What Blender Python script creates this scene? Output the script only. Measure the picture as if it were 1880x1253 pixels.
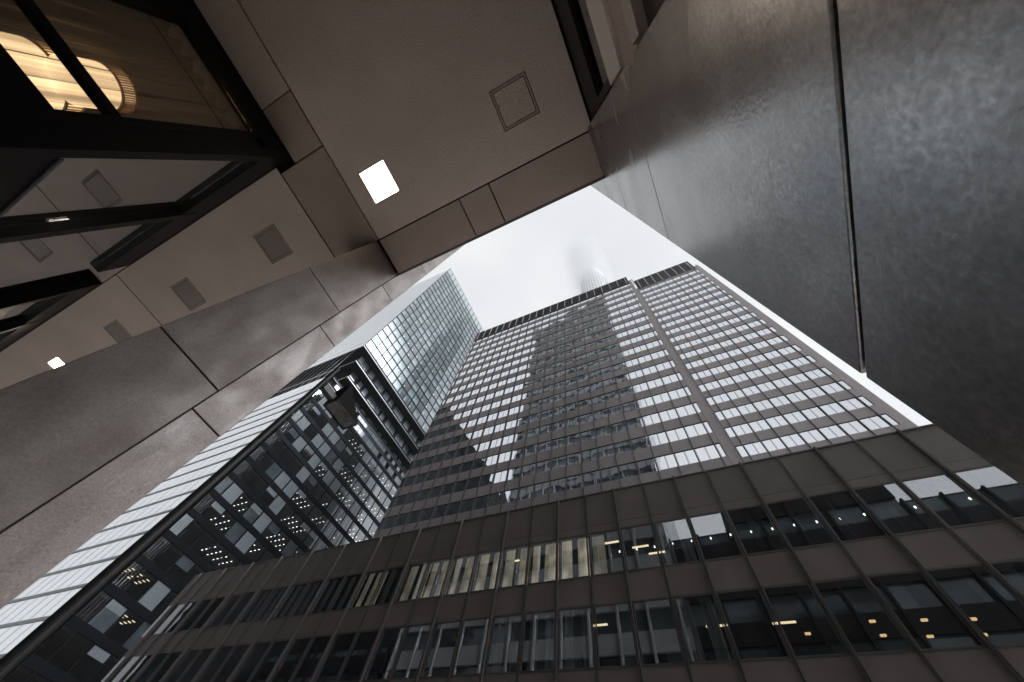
import bpy, math, random
from mathutils import Vector, Matrix
random.seed(7)
C = bpy.context.scene
for o in list(bpy.data.objects): bpy.data.objects.remove(o)
H0 = 1.6                      # eye height: all heights below are measured from the eye and lifted by this

# ---------------------------------------------------------------- camera
cam_d = bpy.data.cameras.new('camera'); cam = bpy.data.objects.new('camera', cam_d)
C.collection.objects.link(cam); C.camera = cam
FPX = 646.63; cx, cy = 940.0, 626.5
V0 = (1035.0, 307.0); V1 = (-1045.0, 1345.0)
rz = Vector((V0[0]-cx, -(V0[1]-cy), -FPX)).normalized()
rx = -Vector((V1[0]-cx, -(V1[1]-cy), -FPX)).normalized()
ry = rz.cross(rx).normalized()
M = Matrix((rx, ry, rz)).to_4x4(); M.translation = (0, 0, H0)
cam.matrix_world = M
cam_d.sensor_fit = 'HORIZONTAL'; cam_d.sensor_width = 36; cam_d.lens = 36*FPX/1880
cam_d.clip_start = 0.05; cam_d.clip_end = 3000

# ---------------------------------------------------------------- sky, sun, exposure
w = bpy.data.worlds.new('World'); C.world = w; w.use_nodes = True
nt = w.node_tree; nt.nodes.clear()
out = nt.nodes.new('ShaderNodeOutputWorld'); bg = nt.nodes.new('ShaderNodeBackground')
sky = nt.nodes.new('ShaderNodeTexSky'); sky.sky_type = 'NISHITA'; sky.sun_disc = False
sky.sun_elevation = math.radians(43); sky.sun_rotation = math.radians(83)
sc = nt.nodes.new('ShaderNodeMix'); sc.data_type = 'RGBA'; sc.blend_type = 'MIX'
tc = nt.nodes.new('ShaderNodeTexCoord'); ns = nt.nodes.new('ShaderNodeTexNoise')
ns.inputs['Scale'].default_value = 2.2; ns.inputs['Detail'].default_value = 3
rp = nt.nodes.new('ShaderNodeValToRGB')
rp.color_ramp.elements[0].position = .3; rp.color_ramp.elements[0].color = (7.3, 7.45, 7.65, 1)
rp.color_ramp.elements[1].position = .7; rp.color_ramp.elements[1].color = (8.8, 8.9, 9.0, 1)
nt.links.new(tc.outputs['Generated'], ns.inputs['Vector']); nt.links.new(ns.outputs['Fac'], rp.inputs['Fac'])
sc.inputs[0].default_value = 0.93
nt.links.new(sky.outputs[0], sc.inputs[6]); nt.links.new(rp.outputs[0], sc.inputs[7])
# thin overcast: glow added round the sun, out of view, to light the street
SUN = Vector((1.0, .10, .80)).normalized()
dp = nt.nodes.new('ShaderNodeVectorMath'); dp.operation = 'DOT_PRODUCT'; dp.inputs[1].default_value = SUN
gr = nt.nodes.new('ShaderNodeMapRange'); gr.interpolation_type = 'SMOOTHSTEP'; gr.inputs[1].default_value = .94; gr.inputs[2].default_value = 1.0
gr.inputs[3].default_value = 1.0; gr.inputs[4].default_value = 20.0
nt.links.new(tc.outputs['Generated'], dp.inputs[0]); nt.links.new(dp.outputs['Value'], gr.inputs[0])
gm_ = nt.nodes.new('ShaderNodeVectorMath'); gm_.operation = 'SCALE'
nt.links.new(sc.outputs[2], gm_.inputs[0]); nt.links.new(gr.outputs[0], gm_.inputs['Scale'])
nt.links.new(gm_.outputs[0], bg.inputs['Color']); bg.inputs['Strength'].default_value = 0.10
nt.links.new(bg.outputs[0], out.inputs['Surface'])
sd = bpy.data.lights.new('sun', 'SUN'); sd.energy = 1.5; sd.angle = math.radians(25); sd.color = (1, .965, .92)
so = bpy.data.objects.new('sun', sd); C.collection.objects.link(so)
so.rotation_euler = (-SUN).to_track_quat('-Z', 'Y').to_euler()
C.view_settings.view_transform = 'Standard'; C.view_settings.look = 'None'
C.view_settings.gamma = 1; C.view_settings.exposure = 0.15
C.render.engine = 'CYCLES'
C.cycles.max_bounces = 8; C.cycles.diffuse_bounces = 4; C.cycles.glossy_bounces = 4
C.cycles.transparent_max_bounces = 12; C.cycles.volume_bounces = 2
C.cycles.volume_step_rate = 2
C.cycles.caustics_reflective = False; C.cycles.caustics_refractive = False

# ---------------------------------------------------------------- materials
def mat(name, color, rough=.6, metal=0, spec=.5, var=0, vscale=6, bump=0, bscale=60, emis=0, ecol=None, speck=0, stretch=(1,1,1), randv=0, coat=0):
    m = bpy.data.materials.new(name); m.use_nodes = True; t = m.node_tree; b = t.nodes['Principled BSDF']
    b.inputs['Roughness'].default_value = rough; b.inputs['Metallic'].default_value = metal
    b.inputs['Specular IOR Level'].default_value = spec
    b.inputs['Base Color'].default_value = (*color, 1)
    if coat: b.inputs['Coat Weight'].default_value = coat; b.inputs['Coat Roughness'].default_value = .25
    if emis:
        b.inputs['Emission Color'].default_value = (*(ecol or color), 1); b.inputs['Emission Strength'].default_value = emis
    if var or bump or speck or randv:
        co = t.nodes.new('ShaderNodeTexCoord'); mp = t.nodes.new('ShaderNodeMapping'); mp.inputs['Scale'].default_value = stretch
        t.links.new(co.outputs['Object'], mp.inputs['Vector'])
    last = None
    def mul(fac_socket, lo, hi, prev):
        mr = t.nodes.new('ShaderNodeMapRange'); mr.inputs[1].default_value = .3; mr.inputs[2].default_value = .7
        mr.inputs[3].default_value = lo; mr.inputs[4].default_value = hi; t.links.new(fac_socket, mr.inputs[0])
        vm = t.nodes.new('ShaderNodeVectorMath'); vm.operation = 'SCALE'
        if prev: t.links.new(prev, vm.inputs[0])
        else: vm.inputs[0].default_value = color
        t.links.new(mr.outputs[0], vm.inputs['Scale']); return vm.outputs[0]
    if var:
        n = t.nodes.new('ShaderNodeTexNoise'); n.inputs['Scale'].default_value = vscale; n.inputs['Detail'].default_value = 8; n.inputs['Roughness'].default_value = .65
        t.links.new(mp.outputs[0], n.inputs['Vector']); last = mul(n.outputs['Fac'], 1-var, 1+var, last)
    if speck:
        n = t.nodes.new('ShaderNodeTexNoise'); n.inputs['Scale'].default_value = bscale*2.5; n.inputs['Detail'].default_value = 2
        t.links.new(co.outputs['Object'], n.inputs['Vector']); last = mul(n.outputs['Fac'], 1-speck, 1+speck, last)
    if randv:
        oi = t.nodes.new('ShaderNodeObjectInfo'); mr = t.nodes.new('ShaderNodeMapRange'); mr.inputs[3].default_value = 1-randv; mr.inputs[4].default_value = 1+randv
        t.links.new(oi.outputs['Random'], mr.inputs[0]); vm = t.nodes.new('ShaderNodeVectorMath'); vm.operation = 'SCALE'
        if last: t.links.new(last, vm.inputs[0])
        else: vm.inputs[0].default_value = color
        t.links.new(mr.outputs[0], vm.inputs['Scale']); last = vm.outputs[0]
    if last: t.links.new(last, b.inputs['Base Color'])
    if bump:
        n2 = t.nodes.new('ShaderNodeTexNoise'); n2.inputs['Scale'].default_value = bscale; n2.inputs['Detail'].default_value = 5
        t.links.new(mp.outputs[0], n2.inputs['Vector'])
        bp = t.nodes.new('ShaderNodeBump'); bp.inputs['Strength'].default_value = bump; bp.inputs['Distance'].default_value = .004
        t.links.new(n2.outputs['Fac'], bp.inputs['Height']); t.links.new(bp.outputs[0], b.inputs['Normal'])
    return m

def stone(name, color, rough, spots=.25, rvar=.18, rug=.35, drip=1.22, rs=5, fine=False):
    """weathered cast stone: cloudy tone, fine pores, dark pits, pale drip stains, uneven gloss"""
    m = bpy.data.materials.new(name); m.use_nodes = True; t = m.node_tree; b = t.nodes['Principled BSDF']; N = t.nodes.new; L = t.links.new
    co = N('ShaderNodeTexCoord'); O = co.outputs['Object']
    def noise(scale, det=6, r=.6, st=None, dist=0):
        n = N('ShaderNodeTexNoise'); n.inputs['Scale'].default_value = scale; n.inputs['Detail'].default_value = det; n.inputs['Roughness'].default_value = r
        n.inputs['Distortion'].default_value = dist
        if st: mp = N('ShaderNodeMapping'); mp.inputs['Scale'].default_value = st; L(O, mp.inputs['Vector']); L(mp.outputs[0], n.inputs['Vector'])
        else: L(O, n.inputs['Vector'])
        return n.outputs['Fac']
    def rng(s, a, bb, lo, hi):
        r = N('ShaderNodeMapRange'); r.inputs[1].default_value = a; r.inputs[2].default_value = bb; r.inputs[3].default_value = lo; r.inputs[4].default_value = hi; L(s, r.inputs[0]); return r.outputs[0]
    def m2(a, bb, op='MULTIPLY'):
        x = N('ShaderNodeMath'); x.operation = op; L(a, x.inputs[0])
        if isinstance(bb, float): x.inputs[1].default_value = bb
        else: L(bb, x.inputs[1])
        return x.outputs[0]
    v = rng(noise(1.6, 4, .5), .2, .8, .70, 1.3)
    v = m2(v, rng(noise(3.5, 8, .7, (1, 1, .25)), .2, .8, .72, 1.28))
    v = m2(v, rng(noise(75, 3, .7), .25, .75, .62, 1.38))
    v = m2(v, rng(noise(42, 2, .5), .26, .36, 1-spots, 1.0))
    if drip > 1: v = m2(v, rng(noise(9, 9, .75, (1, 1, .35), 1.2 if drip > 1.3 else 0), .56, .72, 1.0, drip))
    vm = N('ShaderNodeVectorMath'); vm.operation = 'SCALE'; vm.inputs[0].default_value = color; L(v, vm.inputs['Scale']); L(vm.outputs[0], b.inputs['Base Color'])
    L(rng(noise(rs, 5, .55, (1, 1, .6)), .22, .78, rough-rvar, rough+rvar), b.inputs['Roughness'])
    bp = N('ShaderNodeBump'); bp.inputs['Strength'].default_value = rug; bp.inputs['Distance'].default_value = .003
    hh = m2(noise(75, 5, .6), noise(260, 2), 'ADD') if fine else m2(noise(70, 6, .7), noise(18, 5), 'ADD'); L(hh, bp.inputs['Height']); L(bp.outputs[0], b.inputs['Normal'])
    b.inputs['Specular IOR Level'].default_value = .6
    return m

def schlick(t, f0):
    """mirror share of a pane: f0 head-on, growing to 1 at grazing, the same from both sides"""
    N = t.nodes.new; L = t.links.new; g = N('ShaderNodeNewGeometry'); d = N('ShaderNodeVectorMath'); d.operation = 'DOT_PRODUCT'
    L(g.outputs['Incoming'], d.inputs[0]); L(g.outputs['Normal'], d.inputs[1]); prev = d.outputs['Value']
    for op, v, sw in (('ABSOLUTE', None, 0), ('SUBTRACT', 1.0, 1), ('POWER', 5.0, 0), ('MULTIPLY', 1-f0, 0), ('ADD', f0, 0)):
        m = N('ShaderNodeMath'); m.operation = op
        if sw: m.inputs[0].default_value = v; L(prev, m.inputs[1])
        else:
            L(prev, m.inputs[0])
            if v is not None: m.inputs[1].default_value = v
        prev = m.outputs[0]
    return prev

def glass(name, tint=(.55,.62,.62), base=.12, rough=.01, refl=(.93,.96,1.0)):
    """window glass: see-through, tinted, mirror share grows towards grazing"""
    m = bpy.data.materials.new(name); m.use_nodes = True; t = m.node_tree; t.nodes.clear(); N = t.nodes.new; L = t.links.new
    o = N('ShaderNodeOutputMaterial'); mx = N('ShaderNodeMixShader'); tr = N('ShaderNodeBsdfTransparent'); g = N('ShaderNodeBsdfGlossy')
    tr.inputs['Color'].default_value = (*tint, 1); g.inputs['Roughness'].default_value = rough; g.inputs['Color'].default_value = (*refl, 1)
    L(schlick(t, base), mx.inputs[0]); L(tr.outputs[0], mx.inputs[1]); L(g.outputs[0], mx.inputs[2]); L(mx.outputs[0], o.inputs['Surface'])
    return m

def coated(name, c0, c1, share, rough=.02, cell=(1.965, 1, 3.42), refl=(.93,.95,1.0)):
    """sun-coated tower glass: strong mirror over what little shows inside, tone changing from room to room"""
    m = bpy.data.materials.new(name); m.use_nodes = True; t = m.node_tree; t.nodes.clear(); N = t.nodes.new; L = t.links.new
    o = N('ShaderNodeOutputMaterial'); mx = N('ShaderNodeMixShader'); d = N('ShaderNodeBsdfDiffuse'); g = N('ShaderNodeBsdfGlossy')
    g.inputs['Roughness'].default_value = rough; g.inputs['Color'].default_value = (*refl, 1)
    ge = N('ShaderNodeNewGeometry'); dv = N('ShaderNodeVectorMath'); dv.operation = 'DIVIDE'; dv.inputs[1].default_value = cell
    fl = N('ShaderNodeVectorMath'); fl.operation = 'FLOOR'; wn = N('ShaderNodeTexWhiteNoise')
    L(ge.outputs['Position'], dv.inputs[0]); L(dv.outputs[0], fl.inputs[0]); L(fl.outputs[0], wn.inputs['Vector'])
    mc = N('ShaderNodeMix'); mc.data_type = 'RGBA'; mc.inputs[6].default_value = (*c0, 1); mc.inputs[7].default_value = (*c1, 1)
    L(wn.outputs['Value'], mc.inputs[0]); L(mc.outputs[2], d.inputs['Color'])
    # no two panes sit quite true: each one's mirror leans a little
    sb = N('ShaderNodeVectorMath'); sb.operation = 'SUBTRACT'; sb.inputs[1].default_value = (.5, .5, .5); L(wn.outputs['Color'], sb.inputs[0])
    sc_ = N('ShaderNodeVectorMath'); sc_.operation = 'SCALE'; sc_.inputs['Scale'].default_value = .016; L(sb.outputs[0], sc_.inputs[0])
    nw = N('ShaderNodeTexNoise'); nw.inputs['Scale'].default_value = .9; L(ge.outputs['Position'], nw.inputs['Vector'])
    s2 = N('ShaderNodeVectorMath'); s2.operation = 'SUBTRACT'; s2.inputs[1].default_value = (.5, .5, .5); L(nw.outputs['Color'], s2.inputs[0])
    s3 = N('ShaderNodeVectorMath'); s3.operation = 'SCALE'; s3.inputs['Scale'].default_value = .02; L(s2.outputs[0], s3.inputs[0])
    a1 = N('ShaderNodeVectorMath'); L(sc_.outputs[0], a1.inputs[0]); L(s3.outputs[0], a1.inputs[1])
    a2 = N('ShaderNodeVectorMath'); L(a1.outputs[0], a2.inputs[0]); L(ge.outputs['Normal'], a2.inputs[1])
    nz_ = N('ShaderNodeVectorMath'); nz_.operation = 'NORMALIZE'; L(a2.outputs[0], nz_.inputs[0]); L(nz_.outputs[0], g.inputs['Normal'])
    L(schlick(t, share), mx.inputs[0]); L(d.outputs[0], mx.inputs[1]); L(g.outputs[0], mx.inputs[2]); L(mx.outputs[0], o.inputs['Surface'])
    return m

def lamp_mat(name, col, s): return mat(name, (.8,.8,.8), emis=s, ecol=col)

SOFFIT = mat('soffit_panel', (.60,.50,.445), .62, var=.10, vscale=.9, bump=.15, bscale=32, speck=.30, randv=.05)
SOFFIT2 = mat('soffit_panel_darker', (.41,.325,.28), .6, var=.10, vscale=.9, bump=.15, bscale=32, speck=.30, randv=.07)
HATCH = mat('hatch_cover', (.30,.27,.25), .16, speck=.05, bscale=140)
GAP = mat('joint_shadow_backing', (.012,.011,.011), .9)
STONE_L = stone('cast_stone_warm_shaded', (.082,.063,.055), .62, .22)  # darker copy: shade on the inner pier face put into the colour
STONE_F = stone('cast_stone_weathered_lit', (.118,.095,.087), .55, .3, .2, .5, drip=1.7)  # real drip stains; lighter tone paints the brighter side of the crease
def fine_stone(name, color):
    """honed grey stone: fine mottling, tiny pits, faint scratches, a soft uneven sheen"""
    m = bpy.data.materials.new(name); m.use_nodes = True; t = m.node_tree; b = t.nodes['Principled BSDF']; N = t.nodes.new; L = t.links.new
    co = N('ShaderNodeTexCoord'); O = co.outputs['Object']
    def noise(scale, det, r, st=None):
        n = N('ShaderNodeTexNoise'); n.inputs['Scale'].default_value = scale; n.inputs['Detail'].default_value = det; n.inputs['Roughness'].default_value = r
        if st: mp = N('ShaderNodeMapping'); mp.inputs['Scale'].default_value = st[:3]; mp.inputs['Rotation'].default_value = (st[3], 0, 0); L(O, mp.inputs['Vector']); L(mp.outputs[0], n.inputs['Vector'])
        else: L(O, n.inputs['Vector'])
        return n.outputs['Fac']
    def rng(s_, a, bb, lo, hi):
        r = N('ShaderNodeMapRange'); r.inputs[1].default_value = a; r.inputs[2].default_value = bb; r.inputs[3].default_value = lo; r.inputs[4].default_value = hi; L(s_, r.inputs[0]); return r.outputs[0]
    def m2(a, bb, op='MULTIPLY'):
        x = N('ShaderNodeMath'); x.operation = op; L(a, x.inputs[0]); L(bb, x.inputs[1]); return x.outputs[0]
    v = m2(rng(noise(5, 2, .5), .1, .9, .6, 1.4), rng(noise(60, 3, .65), .25, .75, .4, 1.6))
    v = m2(v, rng(noise(115, 1, .5), .25, .75, .55, 1.45))
    v = m2(v, rng(noise(11, 3, .6, (1, 1, .12, 0)), .1, .9, .75, 1.25))
    vo = N('ShaderNodeTexVoronoi'); vo.inputs['Scale'].default_value = 26; L(O, vo.inputs['Vector'])
    v = m2(v, rng(vo.outputs['Distance'], .03, .09, .55, 1.0))
    vm = N('ShaderNodeVectorMath'); vm.operation = 'SCALE'; vm.inputs[0].default_value = color; L(v, vm.inputs['Scale']); L(vm.outputs[0], b.inputs['Base Color'])
    rr = rng(noise(2.5, 1, .5), .2, .8, .22, .31)
    for rot, th in ((.5, .66), (-.35, .68)):    # hairline scratches
        v = m2(v, rng(noise(3, 2, .6, (1, 34, 1.3, rot)), th, th+.05, 1.0, 1.7))
    vm.inputs[0].default_value = color; L(v, vm.inputs['Scale'])
    L(rr, b.inputs['Roughness'])
    hh = noise(85, 2, .5); bp = N('ShaderNodeBump'); bp.inputs['Strength'].default_value = .22; bp.inputs['Distance'].default_value = .0018
    L(hh, bp.inputs['Height']); L(bp.outputs[0], b.inputs['Normal'])
    b.inputs['IOR'].default_value = 3.1
    lv = m2(rng(noise(75, 4, .7), .25, .75, .36, .78), rng(noise(7, 4, .65), .25, .75, .72, 1.18)); L(lv, b.inputs['Specular IOR Level'])
    return m
STONE_R = fine_stone('honed_grey_stone', (.055,.052,.056))
BLACK = mat('black_frame', (.008,.008,.009), .5, spec=.16, var=.3, vscale=14)
BRONZE = mat('bronze_panel', (.120,.103,.097), .55, spec=.25, var=.12, vscale=.8, speck=.05, bscale=40, stretch=(1,1,.5), randv=.06)
BRONZE_T = mat('tower_spandrel', (.255,.225,.225), .45, metal=.1, var=.10, vscale=.25, randv=.06)
FIN = mat('fin_metal', (.075,.066,.062), .4, metal=.3)
ENDG = coated('corner_window_glass', (.01,.02,.022), (.02,.04,.045), .12)
FIN_T = mat('tower_fin', (.06,.055,.056), .5, metal=.2)
FRAME_T = mat('tower_frame', (.5,.51,.53), .5)
PFIN = mat('parapet_fin_metal', (.5,.5,.52), .5)
LOUVRE = mat('parapet_louvre', (.028,.026,.03), .8, spec=.15, var=.3, vscale=1.5)
DARKROOM = mat('room_interior', (.018,.018,.018), .9, spec=.1)
CEIL_IN = mat('office_ceiling', (.33,.35,.34), .8, var=.15, vscale=.3)
GRILLE = mat('black_spandrel', (.006,.007,.010), .8, spec=.08)
STEEL = mat('steel_edge', (.10,.105,.12), .3, metal=.6)
TOWERGLASS = coated('tower_window_glass', (.02,.03,.035), (.15,.19,.2), .76)
STRIPGLASS = coated('tower_window_strip', (.03,.035,.04), (.05,.06,.065), .46)
GT_FACE = coated('skyscraper_side_glass', (.2,.23,.25), (.45,.5,.52), .68, cell=(2.76,1,3.48), refl=(.96,.98,1))
GT_GLASS = glass('skyscraper_glass', (.84,.89,.9), .26, refl=(.85,.9,.94))
DARKBAND = coated('dark_window_band', (.02,.03,.032), (.12,.16,.17), .05)
GT_GLASS_LOW = glass('podium_glass', (.86,.88,.89), .2)
BLIND = mat('roller_blind', (.75,.79,.82), .8)
CURT_LIT = mat('self_lit_curtain', (.42,.38,.30), .8, var=.35, vscale=3.2, stretch=(1,1,.05), emis=.17, ecol=(1.0,.88,.66))  # room light behind the cloth is put in as the curtain's own glow
def vary_emission(m, lo, hi):
    """each lit window its own brightness, a little uneven across the cloth"""
    t = m.node_tree; N = t.nodes.new; L = t.links.new; b = t.nodes['Principled BSDF']; oi = N('ShaderNodeObjectInfo'); mr = N('ShaderNodeMapRange')
    mr.inputs[3].default_value = lo; mr.inputs[4].default_value = hi; L(oi.outputs['Random'], mr.inputs[0])
    co = N('ShaderNodeTexCoord'); n = N('ShaderNodeTexNoise'); n.inputs['Scale'].default_value = 1.3; n.inputs['Detail'].default_value = 4; L(co.outputs['Object'], n.inputs['Vector'])
    m2 = N('ShaderNodeMapRange'); m2.inputs[1].default_value = .35; m2.inputs[2].default_value = .65; m2.inputs[3].default_value = .35; m2.inputs[4].default_value = 1.4; L(n.outputs['Fac'], m2.inputs[0])
    mm = N('ShaderNodeMath'); mm.operation = 'MULTIPLY'; L(mr.outputs[0], mm.inputs[0]); L(m2.outputs[0], mm.inputs[1]); L(mm.outputs[0], b.inputs['Emission Strength'])
vary_emission(CURT_LIT, .10, .32)
CURT_DIM = mat('net_curtain', (.30,.31,.31), .85, var=.4, vscale=3.2, stretch=(1,1,.05))
LOWGLASS = glass('low_window_glass', (.88,.9,.9), .26)
LOBBYGLASS = glass('lobby_glass', (.92,.9,.86), .10)
LOBBYFRONT = glass('lobby_front_glass', (.7,.7,.7), .4)
LAMPW = lamp_mat('lamp_cool_white', (1,.97,.9), 3.0)
LAMPO = lamp_mat('lamp_amber', (1,.66,.3), 1.2)
LAMPWARM = lamp_mat('lamp_warm', (1,.8,.5), 1.6)
PANELLIGHT = lamp_mat('ceiling_light_panel', (1,.84,.68), 22.0)
SHADE = lamp_mat('pendant_glow', (1,.70,.40), 2.2)
ASPHALT = mat('asphalt', (.30,.29,.28), .8, var=.2, vscale=2, bump=.3, bscale=80)
PAVING = mat('paving', (.56,.53,.50), .7, var=.12, vscale=1.2, bump=.2, bscale=60)
GREY = mat('plain_building_wall', (.05,.05,.053), .6, var=.1, vscale=.2)
PALE = mat('far_tower_haze_tone', (.85,.88,.9), .6)  # paleness puts the haze before the tower into its colour
LENS = mat('lamp_lens', (.02,.02,.022), .12, coat=.5)
HOUSE = mat('lamp_housing', (.007,.007,.008), .8, spec=.05)
ARMG = mat('lamp_arm_grey', (.05,.05,.055), .6, spec=.3)

# ---------------------------------------------------------------- builders
col = C.collection
class MB:
    def __init__(s): s.v = []; s.f = []; s.mi = []
    def quad(s, pts, mi=0):
        n = len(s.v); s.v += [tuple(p) for p in pts]; s.f.append(tuple(range(n, n+len(pts)))); s.mi.append(mi)
    def box(s, x0, x1, y0, y1, z0, z1, mi=0):
        if x0 > x1: x0, x1 = x1, x0
        if y0 > y1: y0, y1 = y1, y0
        if z0 > z1: z0, z1 = z1, z0
        n = len(s.v)
        s.v += [(x0,y0,z0),(x1,y0,z0),(x1,y1,z0),(x0,y1,z0),(x0,y0,z1),(x1,y0,z1),(x1,y1,z1),(x0,y1,z1)]
        for f in ((0,3,2,1),(4,5,6,7),(0,1,5,4),(1,2,6,5),(2,3,7,6),(3,0,4,7)): s.f.append(tuple(n+i for i in f)); s.mi.append(mi)
        return s
    def cyl(s, x, y, z0, z1, r0, r1=None, n=24, mi=0):
        r1 = r0 if r1 is None else r1; b = len(s.v)
        for k in range(n):
            a = 2*math.pi*k/n; s.v.append((x+r0*math.cos(a), y+r0*math.sin(a), z0))
        for k in range(n):
            a = 2*math.pi*k/n; s.v.append((x+r1*math.cos(a), y+r1*math.sin(a), z1))
        for k in range(n): s.f.append((b+k, b+(k+1)%n, b+n+(k+1)%n, b+n+k)); s.mi.append(mi)
        s.f.append(tuple(b+n-1-k for k in range(n))); s.mi.append(mi); s.f.append(tuple(b+n+k for k in range(n))); s.mi.append(mi)
        return s
    def mesh(s, name, mats, off=(0,0,0)):
        me = bpy.data.meshes.new(name)
        me.from_pydata([(x-off[0], y-off[1], z-off[2]) for x, y, z in s.v], [], s.f)
        for m in (mats if isinstance(mats, (list, tuple)) else [mats]): me.materials.append(m)
        me.polygons.foreach_set('material_index', s.mi); me.update(); return me
def bevel(o, w=.003, seg=2):
    b = o.modifiers.new('bevel', 'BEVEL'); b.width = w; b.segments = seg; b.limit_method = 'ANGLE'; return o
def thing(name, label, cat, loc, group=None, kind=None):
    """Empty at the base of a thing; loc is in eye-relative heights"""
    o = bpy.data.objects.new(name, None); col.objects.link(o); o.location = (loc[0], loc[1], loc[2]+H0)
    o.empty_display_size = .3; o['label'] = label; o['category'] = cat
    if group: o['group'] = group
    if kind: o['kind'] = kind
    o['_b'] = tuple(loc); return o
def wpos(o):
    v = Vector((0,0,0))
    while o: v = v + o.location; o = o.parent
    return v
def part(name, mb, mats, parent=None, kind=None, bev=0, label=None):
    """mesh given in eye-relative world coordinates, linked under its parent"""
    if parent is not None: p = wpos(parent); off = (p.x, p.y, p.z-H0)
    else: off = (0, 0, 0)
    me = mb.mesh(name, mats, off); o = bpy.data.objects.new(name, me); col.objects.link(o)
    if parent is not None: o.parent = parent
    else: o.location = (0, 0, H0)
    if kind: o['kind'] = kind
    if label: o['label'] = label
    if bev: bevel(o, bev)
    return o
def inst(src, parent, loc):
    """copy of a part (local mesh) under a thing, at an eye-relative world position; its sub-parts are copied too"""
    c = src.copy(); col.objects.link(c); c.parent = parent; p = wpos(parent)
    c.location = (loc[0]-p.x, loc[1]-p.y, loc[2]+H0-p.z)
    for ch in src.children:
        d = ch.copy(); col.objects.link(d); d.parent = c
    return c
def proto(name, mb, mats, kids=()):
    """prototype kept unlinked; kids: (name, MB, mats)"""
    o = bpy.data.objects.new(name, mb.mesh(name, mats))
    for n, m, mm in kids:
        k = bpy.data.objects.new(n, m.mesh(n, mm)); k.parent = o
    return o
def place(src, parent, loc, skip=()):
    p = wpos(parent); c = bpy.data.objects.new(src.name.split('.')[0], src.data); col.objects.link(c); c.parent = parent
    c.location = (loc[0]-p.x, loc[1]-p.y, loc[2]+H0-p.z)
    for ch in PK.get(src, ()):
        d = bpy.data.objects.new(ch[0], ch[1]); col.objects.link(d); d.parent = c
    return c
PK = {}
def mkproto(name, mb, mats, kids=()):
    class P: pass
    p = P(); p.name = name; p.data = mb.mesh(name, mats); PK[p] = [(n, m.mesh(n, mm)) for n, m, mm in kids]; return p
def struct(name, mb, m):
    o = part(name, mb, m); o['kind'] = 'structure'; return o
def tag(o, label, cat, group=None):
    o['label'] = label; o['category'] = cat
    if group: o['group'] = group
    return o

# ---------------------------------------------------------------- ground
g = -H0
struct('ground', MB().box(-600, 600, -600, 600, g-.7, g-.26), ASPHALT)
struct('road', MB().box(-300, 300, 6, 15, g-.252, g-.14), ASPHALT)
struct('pavement', MB().box(-300, 300, -.9, 5.85, g-.25, g), PAVING)
struct('far_pavement', MB().box(-300, 300, 15.15, 60, g-.25, g), PAVING)
struct('arcade_floor', MB().box(-60, 60, -30, -.905, g-.25, g+.004), PAVING)
k = MB(); k.box(-300, 300, 5.855, 5.995, g-.25, g+.003); k.box(-300, 300, 15.005, 15.145, g-.25, g+.003)
struct('kerb', k, STONE_L)
struct('road_marking', MB().box(-300, 300, 10.4, 10.52, g-.138, g-.134), mat('road_paint', (.75,.75,.72), .6))

# ---------------------------------------------------------------- the arcade building over the eye
hC = 5.0
arc = thing('arcade_building', 'building overhead with brown soffit panels forming the dark arcade ceiling', 'building', (-1.2, -3, -H0))
G = .021
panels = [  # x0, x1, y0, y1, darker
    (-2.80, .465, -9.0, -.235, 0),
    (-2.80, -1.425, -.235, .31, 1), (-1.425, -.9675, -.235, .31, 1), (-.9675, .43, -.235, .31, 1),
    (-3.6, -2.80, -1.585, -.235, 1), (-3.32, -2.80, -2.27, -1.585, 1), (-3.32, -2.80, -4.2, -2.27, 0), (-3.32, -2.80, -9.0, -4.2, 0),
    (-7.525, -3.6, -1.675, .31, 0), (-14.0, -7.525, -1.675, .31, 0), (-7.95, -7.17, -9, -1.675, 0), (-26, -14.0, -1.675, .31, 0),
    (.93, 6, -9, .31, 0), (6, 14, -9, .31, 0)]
# openings for lights and hatches in the soffit: (x0,x1,y0,y1)
holes = [(-.515,-.04,-1.12,-.665), (-2.555,-2.12,-1.10,-.66), (-4.66,-4.19,-1.11,-.64), (-6.74,-6.28,-1.10,-.625), (-8.8,-8.34,-1.10,-.63), (-10.88,-10.47,-1.08,-.64)]
def soffit(mb, x0, x1, y0, y1):
    """a panel split round the openings that fall inside it"""
    hs = [h for h in holes if h[0] > x0 and h[1] < x1 and h[2] > y0 and h[3] < y1]
    x0 += G/2; x1 -= G/2; y0 += G/2; y1 -= G/2
    if not hs: mb.box(x0, x1, y0, y1, hC, hC+.03); return
    hs.sort(); ya, yb = min(h[2] for h in hs), max(h[3] for h in hs)
    xs = sorted({x0, x1} | {h[0] for h in hs} | {h[1] for h in hs}); ys = sorted({y0, y1} | {h[2] for h in hs} | {h[3] for h in hs})
    n = len(mb.v); idx = {}
    def vid(x, y, z):
        if (x, y, z) not in idx: idx[(x, y, z)] = len(mb.v); mb.v.append((x, y, z))
        return idx[(x, y, z)]
    for i in range(len(xs)-1):
        for j in range(len(ys)-1):
            cxm, cym = (xs[i]+xs[i+1])/2, (ys[j]+ys[j+1])/2
            if any(h[0] < cxm < h[1] and h[2] < cym < h[3] for h in hs): continue
            mb.f.append((vid(xs[i],ys[j],hC), vid(xs[i],ys[j+1],hC), vid(xs[i+1],ys[j+1],hC), vid(xs[i+1],ys[j],hC))); mb.mi.append(0)
    for h in hs:   # reveal of the opening
        a, b, c, d = h
        for p, q in (((a,c),(b,c)), ((b,c),(b,d)), ((b,d),(a,d)), ((a,d),(a,c))):
            mb.quad([(*p, hC), (*q, hC), (*q, hC+.03), (*p, hC+.03)])
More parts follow.
